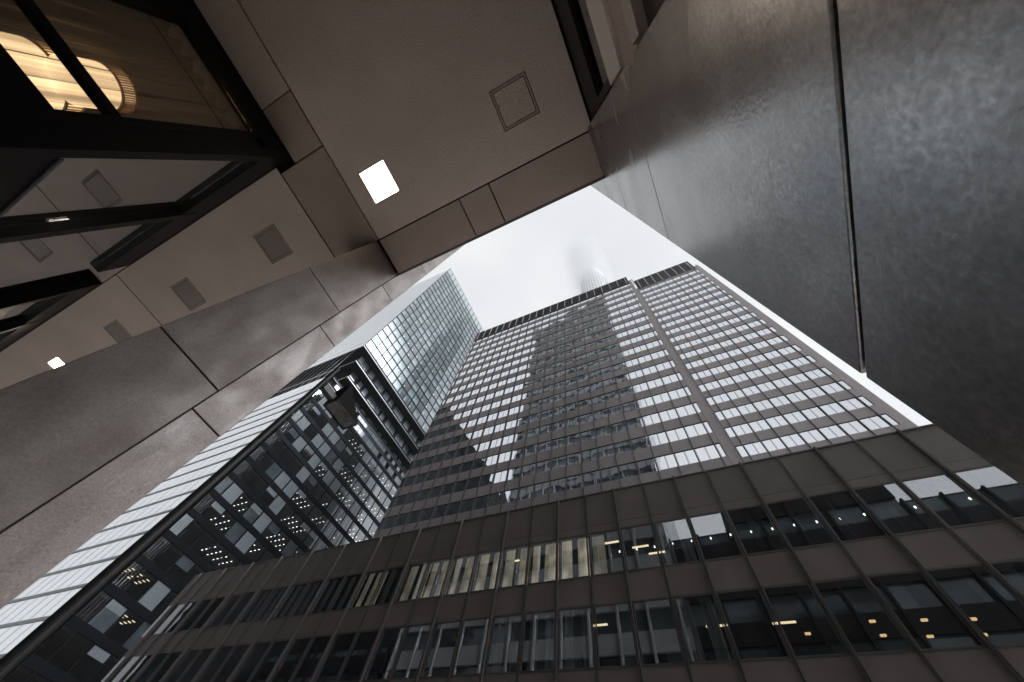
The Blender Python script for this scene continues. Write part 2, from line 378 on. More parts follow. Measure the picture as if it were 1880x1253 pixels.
for x0, x1, y0, y1, dk in panels:
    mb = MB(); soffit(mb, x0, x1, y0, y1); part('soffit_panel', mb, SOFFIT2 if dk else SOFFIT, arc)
part('slab', MB().box(-60, 30, -30, .295, hC+.14, hC+.9), GAP, arc)
part('fascia', MB().box(-60, 30, .296, .34, hC+.031, hC+1.6), BRONZE, arc)
# upper storeys: three volumes whose outlines show only in the windows across the street
WINGD = mat('dark_wing_wall', (.012,.012,.014), .8, spec=.1)
TOWERW = mat('own_tower_wall', (.30,.31,.32), .7, spec=.2)
def storeys(name, x0, x1, y0, y1, z0, z1, fl=3.6, m=TOWERW):
    a, b = MB(), MB(); a.box(x0, x1, y0, y1-.32, z0, z1)
    z = z0
    while z < z1-.5:
        a.box(x0+.001, x1-.001, y1-.3, y1, z, min(z+1.7, z1)); z += fl
    x = x0
    while x < x1: a.box(x, x+.22, y1-.29, y1+.12, z0+.01, z1-.01); x += 3.0
    part(name, a, m, arc)
    b.box(x0+.1, x1-.1, y1-.319, y1-.31, z0+.2, z1-.2); part('window_band', b, DARKBAND, arc)
storeys('upper_storeys', -37, -28, -28, .28, hC+1.65, 150)
storeys('upper_storeys', -27.9, -22, -28, .28, hC+1.65, 155)
storeys('upper_storeys', -21.9, -3.2, -28, .28, hC+1.65, 162)
storeys('lower_wing', -3.1, 3.2, -28, .28, hC+1.65, 27.6, m=WINGD)
storeys('lower_wing', 3.3, 18.3, -28, .28, hC+1.65, 31, m=WINGD)
storeys('lower_wing', 18.4, 34, -28, .28, hC+1.65, 28, m=WINGD)
storeys('lower_wing', -59, -37.1, -28, .28, hC+1.65, 20, m=WINGD)
nb = thing('corner_office_block', 'grey office block beyond the arcade, seen only mirrored in dark windows', 'building', (-66, -15, -H0))
part('wall', MB().box(-70, -62, -40, 9.4, -H0, 94), WINGD, nb)
mb = MB()
for k2 in range(24): mb.box(-61.99, -61.9, -39, 9, 2+k2*3.8, 4+k2*3.8)
part('window_band', mb, mat('black_window_band', (.01,.012,.013), .95, spec=.05), nb)

# access hatches and ceiling lights, each let into the soffit
HL = ['square access hatch in the wide soffit panel near the grey stone pier', None,
      'square access hatch in the left soffit just beyond the bright ceiling light',
      'square access hatch with small white glints, in the left soffit between two other hatches',
      'farthest and darkest square access hatch in the left soffit beside the stone pier']
for i, (a, b, c, d) in enumerate(holes):
    if i in (1, 5):
        lab = 'bright square ceiling light in the wide soffit panel above the street edge' if i == 1 else 'small bright ceiling light at far left, partly hidden behind the stone pier'
        t = thing('ceiling_light', lab, 'ceiling light', ((a+b)/2, (c+d)/2, hC), 'square lights let into the arcade ceiling')
        fr = MB(); e = .017
        for q in ((a+.004, a+e, c+.004, d-.004), (b-e, b-.004, c+.004, d-.004), (a+e, b-e, c+.004, c+e), (a+e, b-e, d-e, d-.004)): fr.box(*q, hC-.004, hC+.05)
        part('frame', fr, SOFFIT2, t)
        part('diffuser', MB().box(a+e+.001, b-e-.001, c+e+.001, d-e-.001, hC+.012, hC+.03), PANELLIGHT, t)
    else:
        t = thing('access_hatch', HL[i if i == 0 else i-1+0] if i == 0 else HL[i], 'access hatch', ((a+b)/2, (c+d)/2, hC), 'square access hatches in the arcade ceiling')
        fr = MB(); e = .032; s = .010
        for q in ((a+s, a+e, c+s, d-s), (b-e, b-s, c+s, d-s), (a+e, b-e, c+s, c+e), (a+e, b-e, d-e, d-s)): fr.box(*q, hC-.002, hC+.02)
        part('frame', fr, SOFFIT2, t)
        part('shadow_gap', MB().box(a+.001, b-.001, c+.001, d-.001, hC+.021, hC+.028), GAP, t)
        part('cover', MB().box(a+e+.009, b-e-.009, c+e+.009, d-e-.009, hC+.003, hC+.02), SOFFIT if i == 0 else HATCH, t)
        part('latch', MB().cyl((a+.06), (c+d)/2-.05, hC-.004, hC+.003, .008, n=12), STEEL, t)

# ---------------------------------------------------------------- stone piers
lp = thing('stone_pier', 'warm brown stone pier left of the street opening, stained with pale drips', 'pier', (-3.2, .2, -H0), 'stone piers of the arcade')
zs = [-H0, .28, 1.86, 3.44, hC-.004]
for i in range(4): part('stone_block', MB().box(-2.985, -2.82, -.24, .315, zs[i]+.006, zs[i+1]-.006), STONE_L, lp, bev=.004)
zs = [-H0, .25, 1.74, 3.23, 4.72, 6.21, 7.7, 9.2, 10.7, 12.2, 15]
for i in range(len(zs)-1): part('fin_block', MB().box(-3.45, -2.97, .339, .617, zs[i]+.005, zs[i+1]-.005), STONE_F, lp, bev=.005)
part('core', MB().box(-3.44, -2.99, -.22, .60, -H0, 15), GAP, lp)
rpier = thing('stone_pier', 'smooth grey stone pier rising close on the right with a pale sheen', 'pier', (.6, .2, -H0), 'stone piers of the arcade')
zs = [-H0, -.79, .70, 2.185, 3.70, 5.2, 6.7, 8.2, 10]
for i in range(8): part('stone_block', MB().box(.41, .9, -.276, .612, zs[i]+.006, zs[i+1]-.006), STONE_R, rpier, bev=.004)
part('core', MB().box(.43, .88, -.26, .60, -H0, 10), GAP, rpier)

# ---------------------------------------------------------------- glazed lobby boxes on the left
def lobby(label, xr, xl, posts, back, side=True, tz=4.56, mats=None):
    t = thing('glazed_lobby', label, 'glazed lobby', ((xr+xl)/2, (-1.675-back)/2, -H0), 'black-framed lobbies under the arcade')
    yf = -1.675
    part('head_frame', MB().box(xl, xr, yf, yf-.12, tz, hC-.003), BLACK, t, bev=.004)
    part('transom', MB().box(xl, xr-.13, yf-.002, yf-.12, 2.2, 2.58), BLACK, t, bev=.004)
    part('corner_post', MB().box(xr-.13, xr+.003, yf+.002, yf-.24, -H0, tz-.002), BLACK, t, bev=.004)
    for p in posts: part('post', MB().box(p-.16, p, yf+.012, yf-.12, -H0, tz+.2), BLACK, t, bev=.004)
    ps = [xr-.13]+list(posts)+[xl]
    for i in range(len(ps)-1):
        a = ps[i+1]; b = ps[i]-(.16 if i else 0)
        part('pane', MB().box(a+.002, b-.002, yf-.085, yf-.095, 2.582, tz-.002), LOBBYFRONT, t)
        part('pane', MB().box(a+.002, b-.002, yf-.085, yf-.095, -H0+.1, 2.198), LOBBYGLASS, t)
    part('bead', MB().box(xl, xr-.131, yf+.004, yf+.016, 2.56, 2.585), STEEL, t)
    mb = MB(); mb.box(xr-.05, xr-.062, -3.3, yf-.241, -H0, tz+.1)
    return t
lob = lobby('black-framed glazed lobby at upper left with glowing amber pendants behind its curtain', -3.325, -7.15, [-5.01, ], 6.5)
yB = [-1.92, -3.22]
part('side_head', MB().box(-3.445, -3.323, -6.5, -1.80, 4.68, hC-.0035), BLACK, lob, bev=.004)
part('side_post', MB().box(-3.445, -3.322, -1.98, -1.916, -H0, 4.678), BLACK, lob, bev=.004)
part('side_post', MB().box(-3.445, -3.322, -3.75, -3.2, -H0, 4.678), BLACK, lob, bev=.004)
part('side_transom', MB().box(-3.44, -3.324, -3.199, -1.981, 2.25, 2.69), BLACK, lob, bev=.004)
part('glazing_bar', MB().box(-3.43, -3.34, -3.198, -1.982, 3.09, 3.165), BLACK, lob, bev=.003)
part('side_pane', MB().box(-3.39, -3.38, -3.197, -1.983, 3.167, 4.676), LOBBYGLASS, lob)
part('side_pane', MB().box(-3.39, -3.38, -3.197, -1.983, 2.692, 3.088), LOBBYGLASS, lob)
part('side_pane', MB().box(-3.39, -3.38, -6.5, -3.751, -H0, 4.676), LOBBYGLASS, lob)
mb = MB(); mb.box(-7.1, -3.45, -6.45, -1.85, 4.80, 4.9); mb.box(-7.1, -3.45, -6.5, -6.4, -H0, 4.8); mb.box(-7.14, -7.05, -6.5, -1.85, -H0, 4.8)
part('inner_shell', mb, mat('lobby_lining', (.11,.10,.09), .8), lob)
# curtain with real folds behind the side glazing, and a pair across the front
def folds(mb, p0, p1, z0, z1, amp=.03, pitch=.11):
    d = Vector((p1[0]-p0[0], p1[1]-p0[1])); L = d.length; n = max(2, int(L/pitch*6)); d.normalize(); q = Vector((-d.y, d.x)); prev = None; random.seed(int(L*100))
    ph = [random.uniform(.7, 1.3) for _ in range(int(L/pitch)+3)]
    for i in range(n+1):
        s = L*i/n; kf = s/pitch; a = amp*ph[int(kf)]*math.sin(2*math.pi*kf)
        pt = (p0[0]+d.x*s+q.x*a, p0[1]+d.y*s+q.y*a)
        if prev: mb.quad([(prev[0],prev[1],z0),(pt[0],pt[1],z0),(pt[0],pt[1],z1),(prev[0],prev[1],z1)])
        prev = pt
def sheer(name, c, op):
    m = bpy.data.materials.new(name); m.use_nodes = True; t = m.node_tree; t.nodes.clear(); N = t.nodes.new; L = t.links.new
    o = N('ShaderNodeOutputMaterial'); mx = N('ShaderNodeMixShader'); tr = N('ShaderNodeBsdfTransparent'); a = N('ShaderNodeBsdfDiffuse'); b = N('ShaderNodeBsdfTranslucent'); ad = N('ShaderNodeMixShader')
    a.inputs[0].default_value = (*c, 1); b.inputs[0].default_value = (*c, 1); ad.inputs[0].default_value = .5; # the weave is denser in some folds than others: streaks run down the cloth
    co = N('ShaderNodeTexCoord'); mp = N('ShaderNodeMapping'); mp.inputs['Scale'].default_value = (9, 9, .12); L(co.outputs['Object'], mp.inputs['Vector'])
    n = N('ShaderNodeTexNoise'); n.inputs['Scale'].default_value = 1.4; n.inputs['Detail'].default_value = 5; L(mp.outputs[0], n.inputs['Vector'])
    mr = N('ShaderNodeMapRange'); mr.inputs[1].default_value = .35; mr.inputs[2].default_value = .65; mr.inputs[3].default_value = op-.3; mr.inputs[4].default_value = op+.3; L(n.outputs['Fac'], mr.inputs[0]); L(mr.outputs[0], mx.inputs[0])
    L(a.outputs[0], ad.inputs[1]); L(b.outputs[0], ad.inputs[2]); L(tr.outputs[0], mx.inputs[1]); L(ad.outputs[0], mx.inputs[2]); L(mx.outputs[0], o.inputs[0]); return m
SHEER = sheer('sheer_curtain', (.17,.15,.13), .62)
mb = MB(); folds(mb, (-3.62, -6.3), (-3.62, -1.95), -1.5, 4.72, .06, .19); tag(part('curtain', mb, SHEER), 'sheer brown curtain hanging in folds behind the lobby glass', 'curtain')
# pendant drums: position on their rays
def pendant(x, y, z, r, hgt, label):
    t = thing('pendant_lamp', label, 'pendant lamp', (x, y, z), 'amber drum pendants in the lobby')
    m = MB(); m.cyl(x, y, z, z+hgt, r, n=48); part('shade', m, SHADE, t)
    m = MB()
    for k3 in range(64):
        a = 2*math.pi*k3/64; m.box(x+(r+.012)*math.cos(a)-.006, x+(r+.012)*math.cos(a)+.006, y+(r+.012)*math.sin(a)-.006, y+(r+.012)*math.sin(a)+.006, z+hgt*.68, z+hgt+.005)
    part('rib', m, mat('rib_brass', (.55,.38,.22), .5), t, kind='stuff')
    part('rim', MB().cyl(x, y, z+hgt*.66, z+hgt*.66+.014, r+.02, n=48), BRONZE, t)
    part('cord', MB().cyl(x, y, z+hgt, 4.8, .008, n=8), BLACK, t)
pendant(-4.4, -2.92, 3.29, .32, .46, 'amber drum pendant lamp, the left and larger glow behind the lobby glass')
pendant(-3.97, -2.66, 3.52, .21, .40, 'amber drum pendant lamp, the right glow crossed by the black glazing bar')
lob2 = lobby('second black-framed glazed lobby at far left beyond the brown opening', -7.95, -16, [-9.6, -11.4], 6.5, tz=4.6)
part('side_wall', MB().box(-8.07, -7.952, -6.5, -1.93, -H0, hC-.004), BLACK, lob2)
part('inner_shell', MB().box(-16, -8.1, -4.5, -4.4, -H0, 4.9), DARKROOM, lob2)
part('mid_rail', MB().box(-16, -8.085, -1.679, -1.79, 3.78, 3.95), BLACK, lob2, bev=.004)

# ---------------------------------------------------------------- glazed shopfront behind the right pier
sf = thing('shopfront', 'dark glazed shopfront with a pale lintel behind the grey stone pier', 'shopfront', (.8, -3, -H0))
part('head_panel', MB().box(.48, .9, -9, -.335, 3.92, hC-.003), BLACK, sf)
part('clerestory_pane', MB().box(.52, .53, -9, -.40, 3.06, 3.918), glass('olive_glass', (.35,.34,.28), .12), sf)
part('lintel', MB().box(.475, .9, -9, -.335, 2.57, 3.05), mat('pale_lintel', (.62,.57,.53), .6, speck=.06), sf, bev=.005)
part('blind_box', MB().box(.50, .9, -9, -.30, 2.18, 2.565), SOFFIT2, sf)
part('rail', MB().box(.478, .9, -9, -.345, 2.01, 2.175), mat('rail_metal', (.4,.35,.33), .4), sf)
part('lower_pane', MB().box(.52, .9, -9, -.33, -H0, 2.005), mat('brown_tinted_glass', (.03,.02,.018), .1), sf)
part('corner_post', MB().box(.479, .6, -.398, -.336, 3.055, 3.915), BLACK, sf)

# ---------------------------------------------------------------- street lamp
S = .7
px_, py_ = -10.5*S, 2.93*S
lampo = thing('street_lamp', 'black street lamp with a wedge-shaped head, mast leaning over the white glass facade', 'street lamp', (px_, py_, -H0))
part('mast', MB().cyl(px_, py_, -H0, 10.87*S, .115, .065, n=24), BLACK, lampo)
part('mast_edge', MB().box(px_+.075, px_+.10, py_+.06, py_+.075, -H0+.5, 10.8*S), HOUSE, lampo)
part('arm', MB().box(-10.62*S, -10.42*S, py_+.05, 3.63*S, 9.72*S, 9.96*S), ARMG, lampo, bev=.006)
z0 = 9.6*S; x0, x1, y0, y1 = -10.83*S, -10.12*S, 3.63*S, 4.87*S; zt = z0+.98*S
hd = MB()
hd.quad([(x0,y0,z0),(x0,y1,z0),(x0,y1,z0+.05),(x0,y0,zt)]); hd.quad([(x1,y0,z0),(x1,y0,zt),(x1,y1,z0+.05),(x1,y1,z0)])
hd.quad([(x0,y0,z0),(x0,y0,zt),(x1,y0,zt),(x1,y0,z0)]); hd.quad([(x0,y1,z0),(x1,y1,z0),(x1,y1,z0+.05),(x0,y1,z0+.05)]); hd.quad([(x0,y0,zt),(x0,y1,z0+.05),(x1,y1,z0+.05),(x1,y0,zt)])
hdp = part('lamp_head', hd, HOUSE, lampo)
rim = MB(); e = .035
for q in ((x0, x0+e, y0, y1), (x1-e, x1, y0, y1), (x0+e, x1-e, y0, y0+e), (x0+e, x1-e, y1-e, y1)): rim.box(*q, z0-.012, z0-.001)
part('rim', rim, BLACK, hdp)
part('lens', MB().box(x0+e+.001, x1-e-.001, y0+e+.001, y1-e-.001, z0+.004, z0+.012), LENS, hdp)
part('reflector', MB().cyl((x0+x1)/2, (y0+y1)/2, z0-.004, z0+.003, .17, .13, n=32), mat('dull_reflector', (.05,.05,.05), .3, metal=.5), hdp)
ck = MB(); ck.quad([(x1+.004,y0+.08,z0+.04),(x1+.004,y0+.05,zt-.12),(x1+.004,y1-.25,z0+.10),(x1+.004,y1-.25,z0+.04)]); part('side_cover', ck, HOUSE, hdp)

# ---------------------------------------------------------------- low bronze building across the street
YL = 20.0
low = thing('low_bronze_building', 'low dark bronze building along the bottom with wide windows and vertical fins', 'building', (-9, 25, -H0))
XL0, XR0 = -49.3, 40.0
fins = [11.84-2*k4 for k4 in range(-14, 31)]
rows = [(12.42, 15.04), (8.30, 10.95), (4.2, 6.85), (.1, 2.75)]
def spandrel(z0, z1, x0, x1): return MB().box(x0+.01, x1-.01, YL, YL+.25, z0, z1)
edges = sorted([XL0]+fins+[XR0])
pz = [(15.52, 17.84), (15.05, 15.505), (10.96, 12.41), (6.86, 8.29), (2.76, 4.19)]
# bays are built as one wall strip per storey, panel seams as real gaps
for z0_, z1_ in pz:
    mb = MB()
    for a, b in zip(edges[:-1], edges[1:]): mb.box(a+.012, b-.012, YL, YL+.12, z0_, z1_)
    part('wall_panel_row', mb, BRONZE, low, bev=.006)
part('backing', MB().box(XL0+.05, XR0, YL+.121, YL+.14, 15.06, 17.8), GAP, low)
part('coping', MB().box(XL0-.05, XR0, YL-.06, YL+.5, 17.845, 17.93), FIN, low)
sl = MB()
for z_ in (15.1, 11.0, 6.9, 2.8): sl.box(XL0+.1, XR0, YL+.13, YL+8.5, z_, z_+1.28)
part('floor_slab', sl, DARKROOM, low)
part('inner_wall', MB().box(XL0+.1, XR0, YL+5.5, YL+5.6, -H0, 17.8), DARKROOM, low)
part('roof', MB().box(XL0+.1, XR0, YL+.4, YL+9.4, 17.6, 17.8), GREY, low)
part('end_wall', MB().box(XL0+.02, XL0+.25, YL+.141, YL+9.4, -H0, 17.79), BRONZE, low)
for i, fx in enumerate(fins):
    heavy = (i % 2 == 0); m = MB()
    if heavy:
        m.box(fx-.055, fx-.02, YL-.2, YL-.002, -H0, 17.94); m.box(fx+.02, fx+.055, YL-.2, YL-.002, -H0, 17.94); m.box(fx-.02, fx+.02, YL-.13, YL-.002, -H0, 17.93, 1)
    else:
        m.box(fx-.055, fx-.02, YL-.08, YL-.002, -H0, 17.9); m.box(fx+.02, fx+.055, YL-.08, YL-.002, -H0, 17.9)
    part('fin', m, [FIN, GAP], low)
# window prototypes, local origin = left bottom of a 2 m bay
def wframe(h_):
    m = MB(); a, b = .07, 1.93; y = YL
    m.box(a, a+.06, 0, .10, 0, h_); m.box(b-.06, b, 0, .10, 0, h_); m.box(a+.06, b-.06, 0, .10, 0, .07); m.box(a+.06, b-.06, 0, .10, h_-.06, h_)
    m.box(a+.03, b-.03, -.03, .02, -.02, .0); return m
def wpane(h_): return MB().box(.13, 1.87, .05, .06, .07, h_-.06)
def wcurt(h_, parts):
    m = MB()
    for a, b in parts: folds(m, (a, .45), (b, .45), .1, h_+.1, .04, .17)
    return m
def wcol(h_): return MB().box(.90, 1.12, .35, .6, -.2, h_+.2)
W = {}
for r, h_ in ((0, 2.62), (1, 2.65)):
    W[r,'lit'] = mkproto('window', wframe(h_), FIN, [('pane', wpane(h_), LOWGLASS), ('curtain', wcurt(h_, [(.1,.78),(1.15,1.9)]), CURT_LIT)])
    W[r,'lit2'] = mkproto('window', wframe(h_), FIN, [('pane', wpane(h_), LOWGLASS), ('curtain', wcurt(h_, [(.1,.6),(.95,1.9)]), CURT_LIT)])
    W[r,'lit3'] = mkproto('window', wframe(h_), FIN, [('pane', wpane(h_), LOWGLASS), ('curtain', wcurt(h_, [(.1,.9)]), CURT_LIT)])
    W[r,'dim'] = mkproto('window', wframe(h_), FIN, [('pane', wpane(h_), LOWGLASS), ('curtain', wcurt(h_, [(.25,.75),(1.2,1.75)]), CURT_DIM)])
    W[r,'clear'] = mkproto('window', wframe(h_), FIN, [('pane', wpane(h_), LOWGLASS), ('inner_column', wcol(h_), BLACK)])
    W[r,'end'] = mkproto('window', wframe(h_), FIN, [('pane', wpane(h_), ENDG)])
    W[r,'dark'] = mkproto('window', wframe(h_), FIN, [('pane', wpane(h_), LOWGLASS)])
for fx in fins:
    xa = fx-2; q = (fx-1)/YL
    if xa < XL0-.2 or fx > 27: continue
    if q < -2.15: kd = 'end'
    elif q < -1.6: kd = random.choice(['dim','dark','dark'])
    elif q < -1.25: kd = 'dim'
    elif q < -1.0: kd = random.choice(['dim', 'lit2'])
    elif q < -.3: kd = 'lit' if random.random() < .65 else 'lit2'
    elif q < -.2: kd = 'lit3'
    elif q < -.1: kd = 'dark'
    elif q < .0: kd = 'dim'
    else: kd = 'clear'
    place(W[0,kd], low, (xa, YL, 12.42))
    kd = 'dim' if (-.58 < q < -.3 or random.random() < .06) else ('clear' if q > .45 else 'dark')
    if q < -2.1: kd = 'end'
    place(W[1,kd], low, (xa, YL, 8.30))
    if q > -1.4 and q < .6: place(W[1,'dark'], low, (xa, YL, 4.2))
for z_, h_ in ((12.42, 2.62), (8.3, 2.65), (4.2, 2.65)): part('corner_window', MB().box(XL0+.06, -48.25, YL+.04, YL+.06, z_, z_+h_), ENDG, low)
# lamps inside: small globes along the upper floor, amber shades and strips below
gl = mkproto('globe_lamp', MB().cyl(0, 0, 0, .1, .035, .04, n=12), LAMPW)
for k5 in range(23):
    place(gl, low, (-4.6+k5*1.05, YL+1.2+.02*(k5%3), 14.35))
st = mkproto('strip_lamp', MB().box(-.5, .5, -.06, .06, 0, .05), LAMPWARM)
for x_, y_, z_ in ((-3.4, 1.8, 14.9), (-2.6, 2.6, 14.9), (-9.0,1.2,14.9), (-12.0,1.3,14.9), (-4.9,1.0,14.9), (-.6, 2.6, 10.8), (2.4, 2.8, 10.8), (-6.4, 1.6, 10.8)): place(st, low, (x_, YL+y_, z_))
am = mkproto('amber_lamp', MB().box(-.11, .11, -.05, .05, 0, .07), LAMPO)
for x_, y_, z_ in ((5.6,2,10.2),(6.0,3.4,10.3),(7.4,2.2,10.2),(7.6,3.5,10.2),(9.0,2.4,10.2),(9.3,3.4,10.1),(11.0,2.4,10.2),(15.0,2.6,10.2),(3.1,2.6,10.2),(19.5,2.5,10.3)): place(am, low, (x_, YL+y_, z_))
part('light_tube', MB().box(14.6, 14.66, YL+.9, YL+.96, 12.5, 14.6), LAMPW, low)

# ---------------------------------------------------------------- bronze tower, two wings
def tower_unit(bw, hh, narrow=False):
    """frame + two mirror panes, origin left bottom"""
    m = MB(); a, b = .06, bw-.06
    y = .10
    m.box(a-.03, a+.0, -.01, y, 0, hh-.07, 2); m.box(a+.001, a+.10, .036, .056, 0, hh-.07, 0); m.box(b+.0, b+.03, -.01, y, 0, hh-.07, 2); m.box(a+.10, b-.04, .036, .056, hh-.12, hh-.07, 0); m.box(a-.03, b+.03, -.02, y, hh-.069, hh+.001, 2); m.box(a+.10, b-.04, .036, .056, 0, .05, 0)  # black bar at the head draws the reveal's shadow line as colour
    if narrow: m.box(a+.102, b-.002, .04, .05, .052, hh-.122, 1); return m
    mid = (a+b)/2+.05
    m.box(mid-.085, mid+.085, .036, .056, .05, hh-.12, 0)
    m.box(a+.102, mid-.087, .04, .05, .052, hh-.122, 1); m.box(mid+.087, b-.002, .04, .05, .052, hh-.122, 1); return m
def mullion_fin(m, x, Y, z0, z1): m.box(x-.032, x+.032, Y-.16, Y-.002, z0, z1)
def tower(name, label, Y, depth, x0, x1, fxs, nrow, zb, pitch, ztop, zpar, extra=None):
    t = thing(name, label, 'tower', ((x0+x1)/2, Y+depth/2, -H0), 'wings of the bronze office tower')
    hh = 1.84; ed = [x0]+list(fxs)+[x1]
    part('core', MB().box(x0+.02, x1-.02, Y+.2, Y+depth, -H0, ztop+.5), GREY, t)
    part('wall', MB().box(x0+.01, x1-.01, Y+.002, Y+.18, -H0, zb-.002), BRONZE_T, t)
    for r in range(nrow):
        za = zb+r*pitch+hh; zc = zb+(r+1)*pitch if r < nrow-1 else ztop
        m = MB()
        for a, b in zip(ed[:-1], ed[1:]): m.box(a+.008, b-.008, Y, Y+.18, za+.002, zc-.002)
        part('spandrel', m, BRONZE_T, t)
    m = MB()
    for a, b in zip(ed[:-1], ed[1:]): m.box(a+.01, b-.01, Y-.01, Y+.1, ztop, zpar)
    part('parapet', m, LOUVRE, t)
    part('parapet_cap', MB().box(x0, x1, Y-.05, Y+.4, zpar+.002, zpar+.12), FIN_T, t)
    part('ledge', MB().box(x0, x1, Y-.14, Y-.012, ztop-.1, ztop+.02), FIN_T, t)
    for fx in fxs:
        m = MB(); mullion_fin(m, fx, Y, -H0, ztop-.11); part('fin', m, FIN_T, t)
        m = MB(); m.box(fx-.06, fx+.06, Y-.2, Y-.012, ztop+.021, zpar+.1); part('parapet_fin', m, PFIN, t)
    full = tower_unit(fxs[1]-fxs[0], hh); fw = mkproto('window', full, [STRIPGLASS, TOWERGLASS, BLACK])
    rest = MB(); cnt = 0
    bays = list(zip(ed[:-1], ed[1:])); protos = {}
    for r in range(nrow):
        for a, b in bays:
            wdt = b-a
            if wdt < .5: m = None
            narrow = wdt < 1.5
            if narrow:
                key = round(wdt, 3)
                if key not in protos: protos[key] = mkproto('window', tower_unit(wdt-.02, hh, True), [STRIPGLASS, TOWERGLASS, BLACK])
                pr = protos[key]
            else: pr = fw
            if cnt < 100: place(pr, t, (a, Y, zb+r*pitch)); cnt += 1
            else:
                n = len(rest.v)
                for v in pr.data.vertices: rest.v.append((v.co.x+a, v.co.y+Y, v.co.z+zb+r*pitch))
                for p in pr.data.polygons: rest.f.append(tuple(n+i for i in p.vertices)); rest.mi.append(p.material_index)
    part('window_rows', rest, [STRIPGLASS, TOWERGLASS, BLACK], t, kind='stuff')
    return t
TY = 29.6
tl = tower('bronze_tower_wing', 'broad bronze office tower wing with a mirrored dark shape across its windows', TY, 26, -37.6, 5.05,
           [4.5-1.965*k for k in range(21, -1, -1)], 17, 27.74, 3.419, 84.1, 89.1)
part('end_strip', MB().box(5.06, 5.65, TY+.003, TY+.3, -H0, 86), BRONZE_T, tl)
m = MB(); m.cyl(6.2, TY+1.5, 86, 90.5, .07, n=8); part('lightning_rod', m, BLACK, tl)
RY = 37.4
tr = tower('bronze_tower_wing', 'narrower bronze tower wing set back on the right, windows all sky-bright', RY, 20, 7.66, 23.0,
           [8.55+1.963*k for k in range(8)], 19, 34.4, 3.392, 98.7, 106.2)
part('end_strip', MB().box(23.01, 24.0, RY+.003, RY+.3, -H0, 100.5), BRONZE_T, tr)
part('link_wall', MB().box(5.7, 7.64, RY+.1, RY+.4, -H0, 100), BRONZE_T, tr)
m = MB(); m.cyl(24.3, RY+1, 100, 104, .08, n=8); part('lightning_rod', m, BLACK, tr)

# ---------------------------------------------------------------- glass skyscraper on the left
X = 65.0
sk = thing('glass_skyscraper', 'tall glass skyscraper at left with a gridded side and white street face', 'skyscraper', (-95, 45, -H0))
yc = .279*X; fh = .0535*X; md = .0425*X; yE = 58.0; xW = -150.0
floors_u = [1.2365*X+fh*i for i in range(22)]; ztopg = 2.50*X
ys = []; y = yc
while y < yE: ys.append(y); y += md
xs_ = []; x = -X
while x > xW: xs_.append(x); x -= md
sx = -X
# floor plates with ceilings
for i, z in enumerate(floors_u):
    part('floor_band', MB().box(xW, sx+.04, yc-.05, yE, z-.28, z+.28), STEEL if False else mat_band if False else FRAME_T, sk) if False else None
BAND = mat('skyscraper_band', (.014,.018,.023), .8, spec=.1)
SILVER = mat('pale_floor_trim', (.5,.52,.54), .4, metal=.2)
for i, z in enumerate(floors_u+[floors_u[-1]+fh]):
    b = part('floor_band', MB().box(sx-.25, sx+.06, yc+.02, yE, z-.24, z+.24), BAND, sk)
    part('face_trim', MB().box(xW, sx+.05, yc-.03, yc+.015, z-.10, z+.10), SILVER, sk)
pl = MB()
for z in floors_u: pl.box(sx-14, sx-.26, yc+.3, yE, z+fh-.9, z+fh-.5)
part('ceiling_plate', pl, CEIL_IN, sk)
part('core_wall', MB().box(sx-14.2, sx-14, yc+.4, yE, floors_u[0], ztopg-5), DARKROOM, sk)
part('roof', MB().box(xW, sx-.5, yc+.5, yE, floors_u[-1]+fh-.4, floors_u[-1]+fh-.2), GREY, sk)
for i, y in enumerate(ys): part('mullion', MB().box(sx-.1, sx+.14, y-.09, y+.09, floors_u[0], ztopg), BAND, sk)
m = MB()
for x in xs_[1:]: m.box(x-.04, x+.04, yc-.05, yc-.031, 0, ztopg)
part('face_mullions', m, SILVER, sk, kind='stuff')
part('street_glass', MB().box(xW, sx+.0, yc+.016, yc+.05, floors_u[0], ztopg), GT_FACE, sk)
part('side_glass', MB().box(sx-.02, sx, yc+.06, yE, floors_u[0]+.01, ztopg), GT_GLASS, sk)
part('parapet_rail', MB().box(sx-.1, sx+.1, yc, yE, ztopg, ztopg+.2), SILVER, sk)
# blinds behind some upper panes and lamps in the ceilings
bl = MB(); lm = MB()
for i, z in enumerate(floors_u):
    for y in ys:
        r = random.random()
        if r < .28: bl.box(sx-.5, sx-.45, y+.1, y+md-.1, z+.25, z+fh-.3)
        elif r < .5: bl.box(sx-.5, sx-.45, y+.1, y+md*.45, z+.25, z+fh-.3)
        if random.random() < .65 and i < 19:
            for yy, dx in ((y+md*.5, 1.1), (y+md*.5, 2.6)): lm.box(sx-dx-.35, sx-dx, yy-.12, yy+.12, z+fh-.97, z+fh-.91)
part('blinds', bl, BLIND, sk, kind='stuff'); part('ceiling_lamps', lm, LAMPW, sk, kind='stuff')
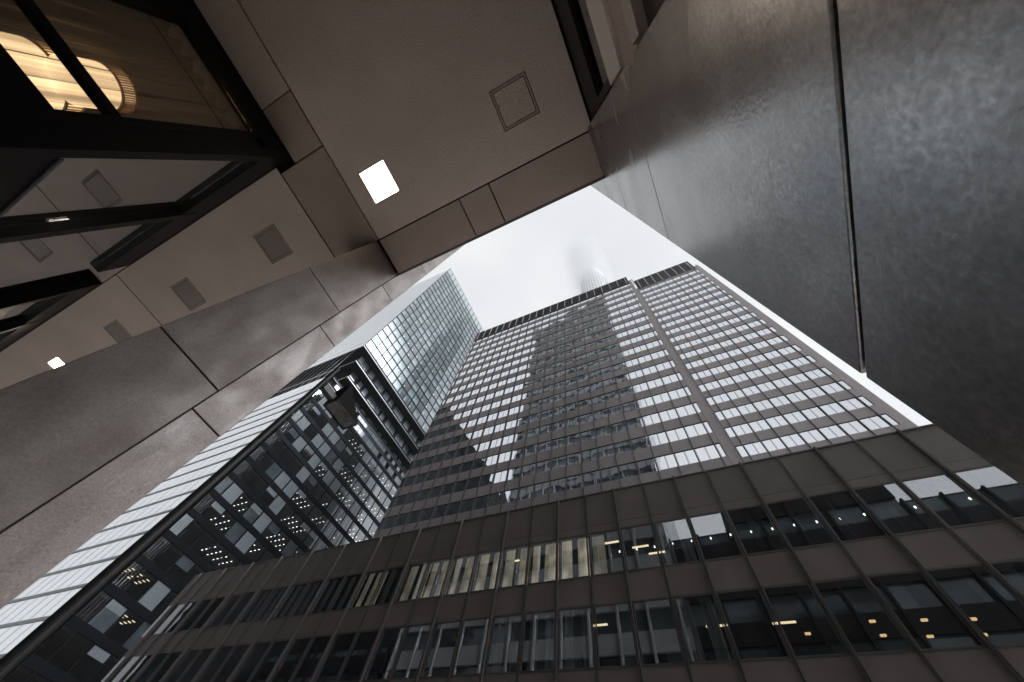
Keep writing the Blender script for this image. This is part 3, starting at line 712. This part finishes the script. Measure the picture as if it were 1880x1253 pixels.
# stepped-in storeys below the overhang
zz = 1.2365*X-.28
steps = [(0, 0), (.034, 1), (.068, 2), (.10, 3)]
for k in range(3):
    r0, r1 = steps[k][0]*X, steps[k+1][0]*X; za = zz-k*3.4
    part('overhang_soffit', MB().box(xW, sx-r0, yc+r0, yE, za-.35, za), GRILLE, sk)
    part('soffit_edge', MB().box(xW, sx-r0+.05, yc+r0-.05, yc+r0-.001, za-.5, za-.04), SILVER, sk)
    part('side_edge', MB().box(sx-r0+.001, sx-r0+.05, yc+r0, yE, za-.5, za-.1), STEEL, sk)
    part('recess_wall', MB().box(xW, sx-r1, yc+r1, yE, za-3.1, za-.351), GRILLE, sk)
    y = yc+r1+.2; j = 0
    rg = coated('recess_glass_%d' % k, (.06,.08,.09), (.22,.25,.27), .13, cell=(1,2.0,50))
    while y < yE-3:
        wd = random.choice([1.5, 1.9, 2.2]); part('recess_pane', MB().box(sx-r1+.01, sx-r1+.05, y, y+wd, za-3.0, za-.8), rg, sk); y += wd+random.choice([.15, .9, 1.2])
part('recess_core', MB().box(xW, sx-.10*X-.1, yc+.10*X, yE, 50, zz-10), GRILLE, sk)
# podium
zp = .93*X; fl_p = [zp-.6-fh*i for i in range(1, 17)]
part('podium_roof', MB().box(xW, sx-.3, yc+.3, yE, zp+4.3, zp+4.5), GREY, sk)
TOPG = coated('podium_top_glass', (.06,.08,.09), (.2,.24,.26), .15, cell=(1,1.2,50))
for za_, zb_ in ((zp+.0, zp+1.75), (zp+2.6, zp+3.9)):
    y = yc+2.6
    while y < yE-2:
        part('top_pane', MB().box(sx-.12, sx-.08, y, y+1.1, za_, zb_), TOPG, sk); y += random.choice([1.2, 1.2, 1.2, 2.3])
for za_ in (zp-.19, zp+1.76, zp+3.91): part('top_band', MB().box(sx-.3, sx+.08, yc+.035, yE, za_, za_+(.18 if za_ < zp else .82)), BAND, sk); part('top_edge', MB().box(sx+.081, sx+.12, yc+.035, yE, za_+.02, za_+.12), STEEL, sk)
part('top_wall', MB().box(xW, sx-.31, yc+.1, yE, zp-.4, zp+4.2), GRILLE, sk)
part('top_face', MB().box(xW, sx-.02, yc+.05, yc+.09, zp-.3, zp+4.6), GT_FACE, sk)
for z in [zp-.6]+fl_p:
    if z < -1: continue
    part('podium_band', MB().box(sx-.3, sx+.10, yc+.03, yE, z-.42, z+.42), BAND if z > 45 else GRILLE, sk)
    part('podium_trim', MB().box(xW, sx-.31, yc-.06, yc+.012, z-.22, z+.22), mat('grey_trim', (.2,.21,.225), .5) if z == zp-.6 else bpy.data.materials['grey_trim'], sk)
pp = MB()
for z in fl_p: pp.box(sx-12, sx-.31, yc+.4, yE, z+fh-.75, z+fh-.45)
part('podium_ceiling', pp, mat('podium_ceiling_panel', (.09,.095,.092), .8), sk)
part('podium_core', MB().box(sx-12.2, sx-12, yc+.4, yE, -H0, zp-1), DARKROOM, sk)
y = yc; pys = []
while y < yE: pys.append(y); y += 2.4
for y in pys[1:]: part('podium_mullion', MB().box(sx-.1, sx+.05, y-.11, y+.11, -H0, zp-1), GRILLE, sk)
part('corner_column', MB().box(sx-.3, sx+.45, yc-.11, yc+.029, -H0, zp-.2), GRILLE, sk)
part('podium_street_glass', MB().box(xW, sx-.31, yc+.013, yc+.05, -H0, zp-.2), GT_FACE, sk)
cnt = 0; rest = MB(); pb = MB(); pg = MB(); lmp = MB(); lmw = MB()
for i, z in enumerate(fl_p):
    if z < 0: continue
    for j, y in enumerate(pys[:-1]):
        a, b = y+.11, pys[j+1]-.11
        m = MB().box(sx-.02, sx-.005, a, b, z+.43, z+fh-.43)
        if y < 52 and z > 6 and cnt < 96 and i < 10: part('pane', m, GT_GLASS_LOW, sk); cnt += 1
        else:
            n = len(rest.v); rest.v += m.v; rest.f += [tuple(n+q for q in f) for f in m.f]; rest.mi += m.mi
        r = random.random(); hi = i < 4
        if (i, j) in ((11, 0), (11, 1), (12, 2)):
            for q in range(4):
                for s_ in range(2): lmw.box(sx-.9-q*.9-.08, sx-.9-q*.9, a+.35+s_*1.15, a+.8+s_*1.15, z+fh-.82, z+fh-.76)
            continue
        if random.random() < (.45 if i < 8 else .2): pg.box(sx-.13, sx-.10, a, b, z+.43 if random.random() < .6 else z+fh*.5, z+fh-.5)  # grey-blue sheets behind the glass put pane reflections in as colour
        if j == 4 and i < 9: pb.box(sx-.09, sx-.06, a, b, z+.43, z+fh-.5)
        elif r < (.32 if hi else .07): pb.box(sx-.09, sx-.06, a, b, z+.43, z+fh-.5)
        elif r < (.55 if hi else .2): pb.box(sx-.09, sx-.06, a, b, z+fh*.62, z+fh-.5)
        if (j > 3 and random.random() < .42+.02*j) or (i, j) in ((7, 2), (8, 2), (7, 3), (8, 3), (9, 3)):
            for q in range(4):
                for s_ in range(2):
                    lmp.box(sx-.9-q*1.0-.3, sx-.9-q*1.0, a+.55+s_*1.15, a+.66+s_*1.15, z+fh-.82, z+fh-.76)
part('podium_glazing', rest, GT_GLASS_LOW, sk, kind='stuff')
part('podium_blinds', pb, BLIND, sk, kind='stuff'); part('grey_reflection_sheets', pg, mat('grey_reflection_tone', (.2,.24,.27), .7, var=.5, vscale=.35), sk, kind='stuff'); part('podium_lamps', lmp, LAMPW, sk, kind='stuff'); part('podium_warm_lamps', lmw, LAMPWARM, sk, kind='stuff')

# ---------------------------------------------------------------- far round tower in the cloud
ft = thing('far_round_tower', 'pale round-topped skyscraper almost lost in low cloud above the bronze tower', 'skyscraper', (-7.5, 75, -H0))
m = MB(); m.cyl(-7.5, 75, -H0, 240, 8.2, n=40); part('shaft', m, PALE, ft)
m = MB()
for i in range(7): m.cyl(-7.5, 75, 240.01+i*5, 245+i*5, 8.1*math.cos(i*.2), 8.1*math.cos((i+1)*.2), n=40)
part('crown', m, PALE, ft)
m = MB()
for k in range(28):
    a = 2*math.pi*k/28; m.box(-7.5+8.4*math.cos(a)-.2, -7.5+8.4*math.cos(a)+.2, 75+8.4*math.sin(a)-.2, 75+8.4*math.sin(a)+.2, 0, 237)
part('rib', m, SILVER, ft, kind='stuff')

# ---------------------------------------------------------------- haze and low cloud
def volume(name, x0, x1, y0, y1, z0, z1, dens, colr=(.93,.95,.97), anis=.2):
    m = bpy.data.materials.new(name); m.use_nodes = True; t = m.node_tree; t.nodes.clear()
    o = t.nodes.new('ShaderNodeOutputMaterial'); v = t.nodes.new('ShaderNodeVolumePrincipled')
    v.inputs['Color'].default_value = (*colr, 1); v.inputs['Density'].default_value = dens; v.inputs['Anisotropy'].default_value = anis
    t.links.new(v.outputs[0], o.inputs['Volume'])
    ob = part(name, MB().box(x0, x1, y0, y1, z0, z1), m); ob['kind'] = 'stuff'; ob['label'] = 'even pale haze in the air'; return ob
import os
if not os.environ.get('NOHAZE'):
    volume('haze', -620, 620, -620, 620, -H0-1.7, 175, .0002, anis=.5)
    c = volume('low_cloud', -26, 11, 50, 100, 176, 360, .0, (.62,.63,.64), .35)
    t = c.data.materials[0].node_tree; N = t.nodes.new; L = t.links.new; v = [n for n in t.nodes if n.type == 'PRINCIPLED_VOLUME'][0]
    tcn = N('ShaderNodeTexCoord'); sp = N('ShaderNodeSeparateXYZ'); L(tcn.outputs['Object'], sp.inputs[0])
    def mrange(sock, a, b, lo, hi):
        q = N('ShaderNodeMapRange'); q.interpolation_type = 'SMOOTHSTEP'; q.inputs[1].default_value = a; q.inputs[2].default_value = b; q.inputs[3].default_value = lo; q.inputs[4].default_value = hi; L(sock, q.inputs[0]); return q.outputs[0]
    sx_ = N('ShaderNodeMath'); sx_.operation = 'ABSOLUTE'; ad = N('ShaderNodeMath'); ad.operation = 'ADD'; ad.inputs[1].default_value = 7.5; L(sp.outputs['X'], ad.inputs[0]); L(ad.outputs[0], sx_.inputs[0])
    m1 = N('ShaderNodeMath'); m1.operation = 'MULTIPLY'; L(mrange(sx_.outputs[0], 4, 16, 1, 0), m1.inputs[0]); zf = N('ShaderNodeMath'); zf.operation = 'MULTIPLY'; L(mrange(sp.outputs['Z'], 190, 250, .25, 1), zf.inputs[0]); L(mrange(sp.outputs['Z'], 265, 315, 1, 0), zf.inputs[1]); L(zf.outputs[0], m1.inputs[1])
    m2_ = N('ShaderNodeMath'); m2_.operation = 'MULTIPLY'; L(m1.outputs[0], m2_.inputs[0]); m2_.inputs[1].default_value = .03; L(m2_.outputs[0], v.inputs['Density'])
    c['label'] = 'low white cloud swallowing the far round tower'
